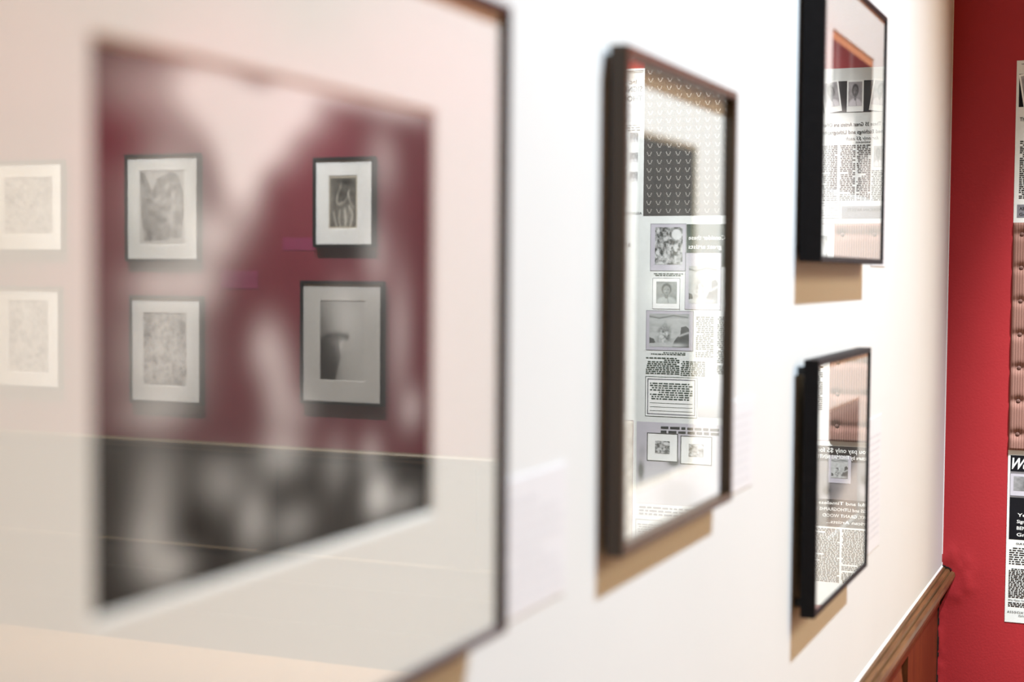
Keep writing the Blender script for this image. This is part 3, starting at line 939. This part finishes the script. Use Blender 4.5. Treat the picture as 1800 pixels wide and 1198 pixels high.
# tall advertisement with green-black etchings and order coupon
P = poster(0.560, 1.264, 0.308, 0.578, 'tall advertisement with green-tinted etchings and an order coupon')
ox, oz = 0.560, 1.264
L_ = lambda a, b: (a - ox, b - oz)


def r4(x0, x1, z0, z1):
    return x0 - ox, z0 - oz, x1 - ox, z1 - oz


bar('green_ground', *r4(0.580, 0.741, 1.700, 1.818), INKG, P)
lettering('headline', 'Consider these', 0.735 - ox, 1.775 - oz, 0.012, INKW, P, align='RIGHT', width=0.105, bold=0.012)
lettering('headline', 'great artists', 0.735 - ox, 1.750 - oz, 0.012, INKW, P, align='RIGHT', width=0.095, bold=0.012)
mounted(P, *r4(0.742, 0.846, 1.688, 1.820), *r4(0.752, 0.832, 1.706, 1.810), busy(161))
mounted(P, *r4(0.640, 0.744, 1.581, 1.739), *r4(0.650, 0.733, 1.599, 1.702), landscape(7))
mounted(P, *r4(0.758, 0.838, 1.581, 1.668), *r4(0.767, 0.827, 1.597, 1.658), lambda u, v: portrait(u, v, 9) * 0.8, INKW, (0.92, 1, 0.93))
mounted(P, *r4(0.718, 0.856, 1.465, 1.577), *r4(0.730, 0.846, 1.475, 1.568), landscape(2))
body_text('caption', *[r4(0.750, 0.835, 1.672, 1.684)[i] for i in (0, 1)], 0.085, 0.011, 0.0045, INKG, P, 51)
body_text('caption', 0.740 - ox, 1.452 - oz, 0.10, 0.010, 0.0045, INKG, P, 52)
body_text('body_text', 0.660 - ox, 1.446 - oz, 0.050, 0.118, 0.0052, INKG, P, 53)
body_text('body_text', 0.600 - ox, 1.400 - oz, 0.050, 0.165, 0.0052, INKG, P, 54)
body_text('body_text', 0.757 - ox, 1.397 - oz, 0.098, 0.050, 0.0054, INKG, P, 55)
body_text('body_text', 0.683 - ox, 1.395 - oz, 0.070, 0.044, 0.0054, INKG, P, 56)
c = bar('coupon', *r4(0.704, 0.856, 1.278, 1.391), INKW, P, -0.0011)
outline('coupon_border', *r4(0.704, 0.856, 1.278, 1.391), 0.0016, INKG, c, -0.0013)
outline('coupon_border', *r4(0.710, 0.850, 1.284, 1.385), 0.0030, GREY, c, -0.0013)
body_text('coupon_text', 0.718 - ox, 1.326 - oz, 0.124, 0.050, 0.0062, INKG, c, 57)
for zz in (1.316, 1.305, 1.294):
    bar('coupon_rule', 0.718 - ox, zz - oz, 0.842 - ox, zz - oz + 0.0012, INKG, c, -0.0014)
picture('photograph', *r4(0.600, 0.702, 1.282, 1.390)[:2], 0.102, 0.108, -0.0012, lambda u, v: 0.25 + 0.5 * v + 0.15 * fbm(u, v, 4, 4, 171), P, 0.002)

# advertisement with a seated man below two framed pictures
P = poster(0.560, 0.800, 0.330, 0.464, 'advertisement showing a seated man below two framed pictures')
ox, oz = 0.560, 0.800


def room_scene(u, v):
    t = 0.50 + 0.06 * fbm(u, v, 4, 4, 181)
    t = lerp(t, 1 / (1 + np.exp((v - 0.36) * 30)), 0.60)
    t = lerp(t, np.clip(1.4 * blob(u, v, 0.60, 0.12, 0.20, 0.24), 0, 1), 0.36)
    t = lerp(t, np.clip(1.5 * blob(u, v, 0.63, 0.45, 0.045, 0.10), 0, 1), 0.62)
    t = lerp(t, np.clip(1.6 * blob(u, v, 0.645, 0.53, 0.055, 0.055), 0, 1), 0.05)
    t = lerp(t, np.clip(1.3 * blob(u, v, 0.955, 0.40, 0.03, 0.12), 0, 1), 0.05)
    t = lerp(t, np.clip(1.3 * blob(u, v, 0.945, 0.62, 0.035, 0.08), 0, 1), 0.40)
    return np.stack([t * 0.98, t * 0.95, t * 1.03], -1)


picture('photograph', *r4(0.572, 0.880, 1.030, 1.262)[:2], 0.308, 0.232, -0.0011, room_scene, P, 0.0016)
body_text('headline', 0.640 - ox, 1.232 - oz, 0.180, 0.024, 0.0115, INK, P, 61, y=-0.0016, para=0.0)
for (a0, a1, b0_, b1, sd) in ((0.758, 0.849, 1.152, 1.232, 191), (0.660, 0.751, 1.148, 1.228, 192)):
    c = bar('picture_mount', *r4(a0, a1, b0_, b1), INKW, P, -0.0014)
    outline('picture_border', *r4(a0, a1, b0_, b1), 0.0024, INK, c, -0.0016)
    picture('photograph', a0 + 0.024 - ox, b0_ + 0.022 - oz, 0.043, 0.036, -0.0017, busy(sd), P, 0.002)
body_text('lead_text', 0.600 - ox, 0.995 - oz, 0.27, 0.032, 0.0095, GREY, P, 62, fill=0.5)
body_text('body_text', 0.580 - ox, 0.815 - oz, 0.19, 0.170, 0.0052, GREY, P, 63, fill=0.45)
outline('coupon_border', *r4(0.800, 0.880, 0.830, 0.985), 0.0014, GREY, P, -0.0013)
body_text('fine_print', 0.806 - ox, 0.836 - oz, 0.068, 0.140, 0.0070, GREY, P, 64, fill=0.4)

# last strip of posters before the end of the partition
P = poster(0.868, 1.834, 0.200, 0.421, 'advertisement headed SIGNED with three thumbnail portraits, beside the woven panel')
ox, oz = 0.868, 1.834
for zz in (2.247, 2.243):
    bar('rule', 0.872 - ox, zz - oz, 1.058 - ox, zz + 0.0012 - oz, INK, P)
lettering('headline', 'Inc.', 0.892 - ox, 2.212 - oz, 0.012, INK, P)
lettering('headline', 'SIGNED ORIGINALS', 0.874 - ox, 2.190 - oz, 0.015, INK, P, bold=0.012, width=0.18)
lettering('headline', 'THOMAS BENTON', 0.874 - ox, 2.164 - oz, 0.015, INK, P, bold=0.012, width=0.18)
picture('photograph', 0.872 - ox, 2.108 - oz, 0.180, 0.048, -0.0012, lambda u, v: 0.45 + 0.2 * fbm(u, v, 6, 3, 201), P, 0.002)
body_text('lead_text', 0.880 - ox, 2.076 - oz, 0.17, 0.026, 0.0068, INK, P, 71, fill=0.35, para=0.0)
for zz in (2.050, 1.994, 1.940):
    picture('photograph', 0.886 - ox, zz - oz, 0.024, 0.026, -0.0012, lambda u, v: portrait(u, v, 13) * 0.9, P, 0.002)
body_text('body_text', 0.920 - ox, 1.870 - oz, 0.13, 0.195, 0.0055, GREY, P, 72)
lettering('signature_line', 'ASSOCIATED AMERICAN ARTISTS', 0.872 - ox, 1.846 - oz, 0.007, INK, P, width=0.16)
P = poster(0.868, 1.264, 0.212, 0.570, 'pale advertisement with a large W and three small pictures, near the partition edge')
ox, oz = 0.868, 1.264
lettering('headline', 'Why', 0.925 - ox, 1.785 - oz, 0.034, INK, P, width=0.085)
lettering('headline', 'are Offering', 0.904 - ox, 1.756 - oz, 0.015, INK, P, width=0.115)
for zz, hh in ((1.655, 0.066), (1.555, 0.070), (1.455, 0.062)):
    picture('photograph', 0.918 - ox, zz - oz, 0.075, hh, -0.0012, (lambda s_: (lambda u, v: 0.35 + 0.4 * fbm(u, v, 5, 5, s_)))(int(zz * 1000)), P, 0.002)
body_text('body_text', 0.915 - ox, 1.285 - oz, 0.14, 0.150, 0.0055, GREY, P, 73)

# pale quilted cloth below the last strip of posters
QP = empty('quilted_panel', (0.8915, YR - 0.0006, 0.800))
thing(QP, 'pale quilted cloth panel below the advertisement with the large W', 'panel')
nq, mq = 40, 90
U, V = np.meshgrid(np.linspace(0, 0.19, nq), np.linspace(0, 0.462, mq))
q_h = 0.0015 + 0.0035 * np.abs(np.sin(math.pi * (U + V) / 0.055) * np.sin(math.pi * (U - V) / 0.055)) ** 0.5
q_h *= np.clip(np.minimum(np.minimum(U, 0.19 - U), np.minimum(V, 0.462 - V)) / 0.006, 0.1, 1)
obj('quilt', np.stack([U, -q_h, V], -1).reshape(-1, 3).tolist(),
    [(j * nq + i, j * nq + i + 1, (j + 1) * nq + i + 1, (j + 1) * nq + i) for j in range(mq - 1) for i in range(nq - 1)],
    mat('cream_cloth', (0.62, 0.57, 0.47), 0.9, 0.1, noise=0.08, noise_scale=200, bump=0.3, bump_scale=900), QP, smooth=True)
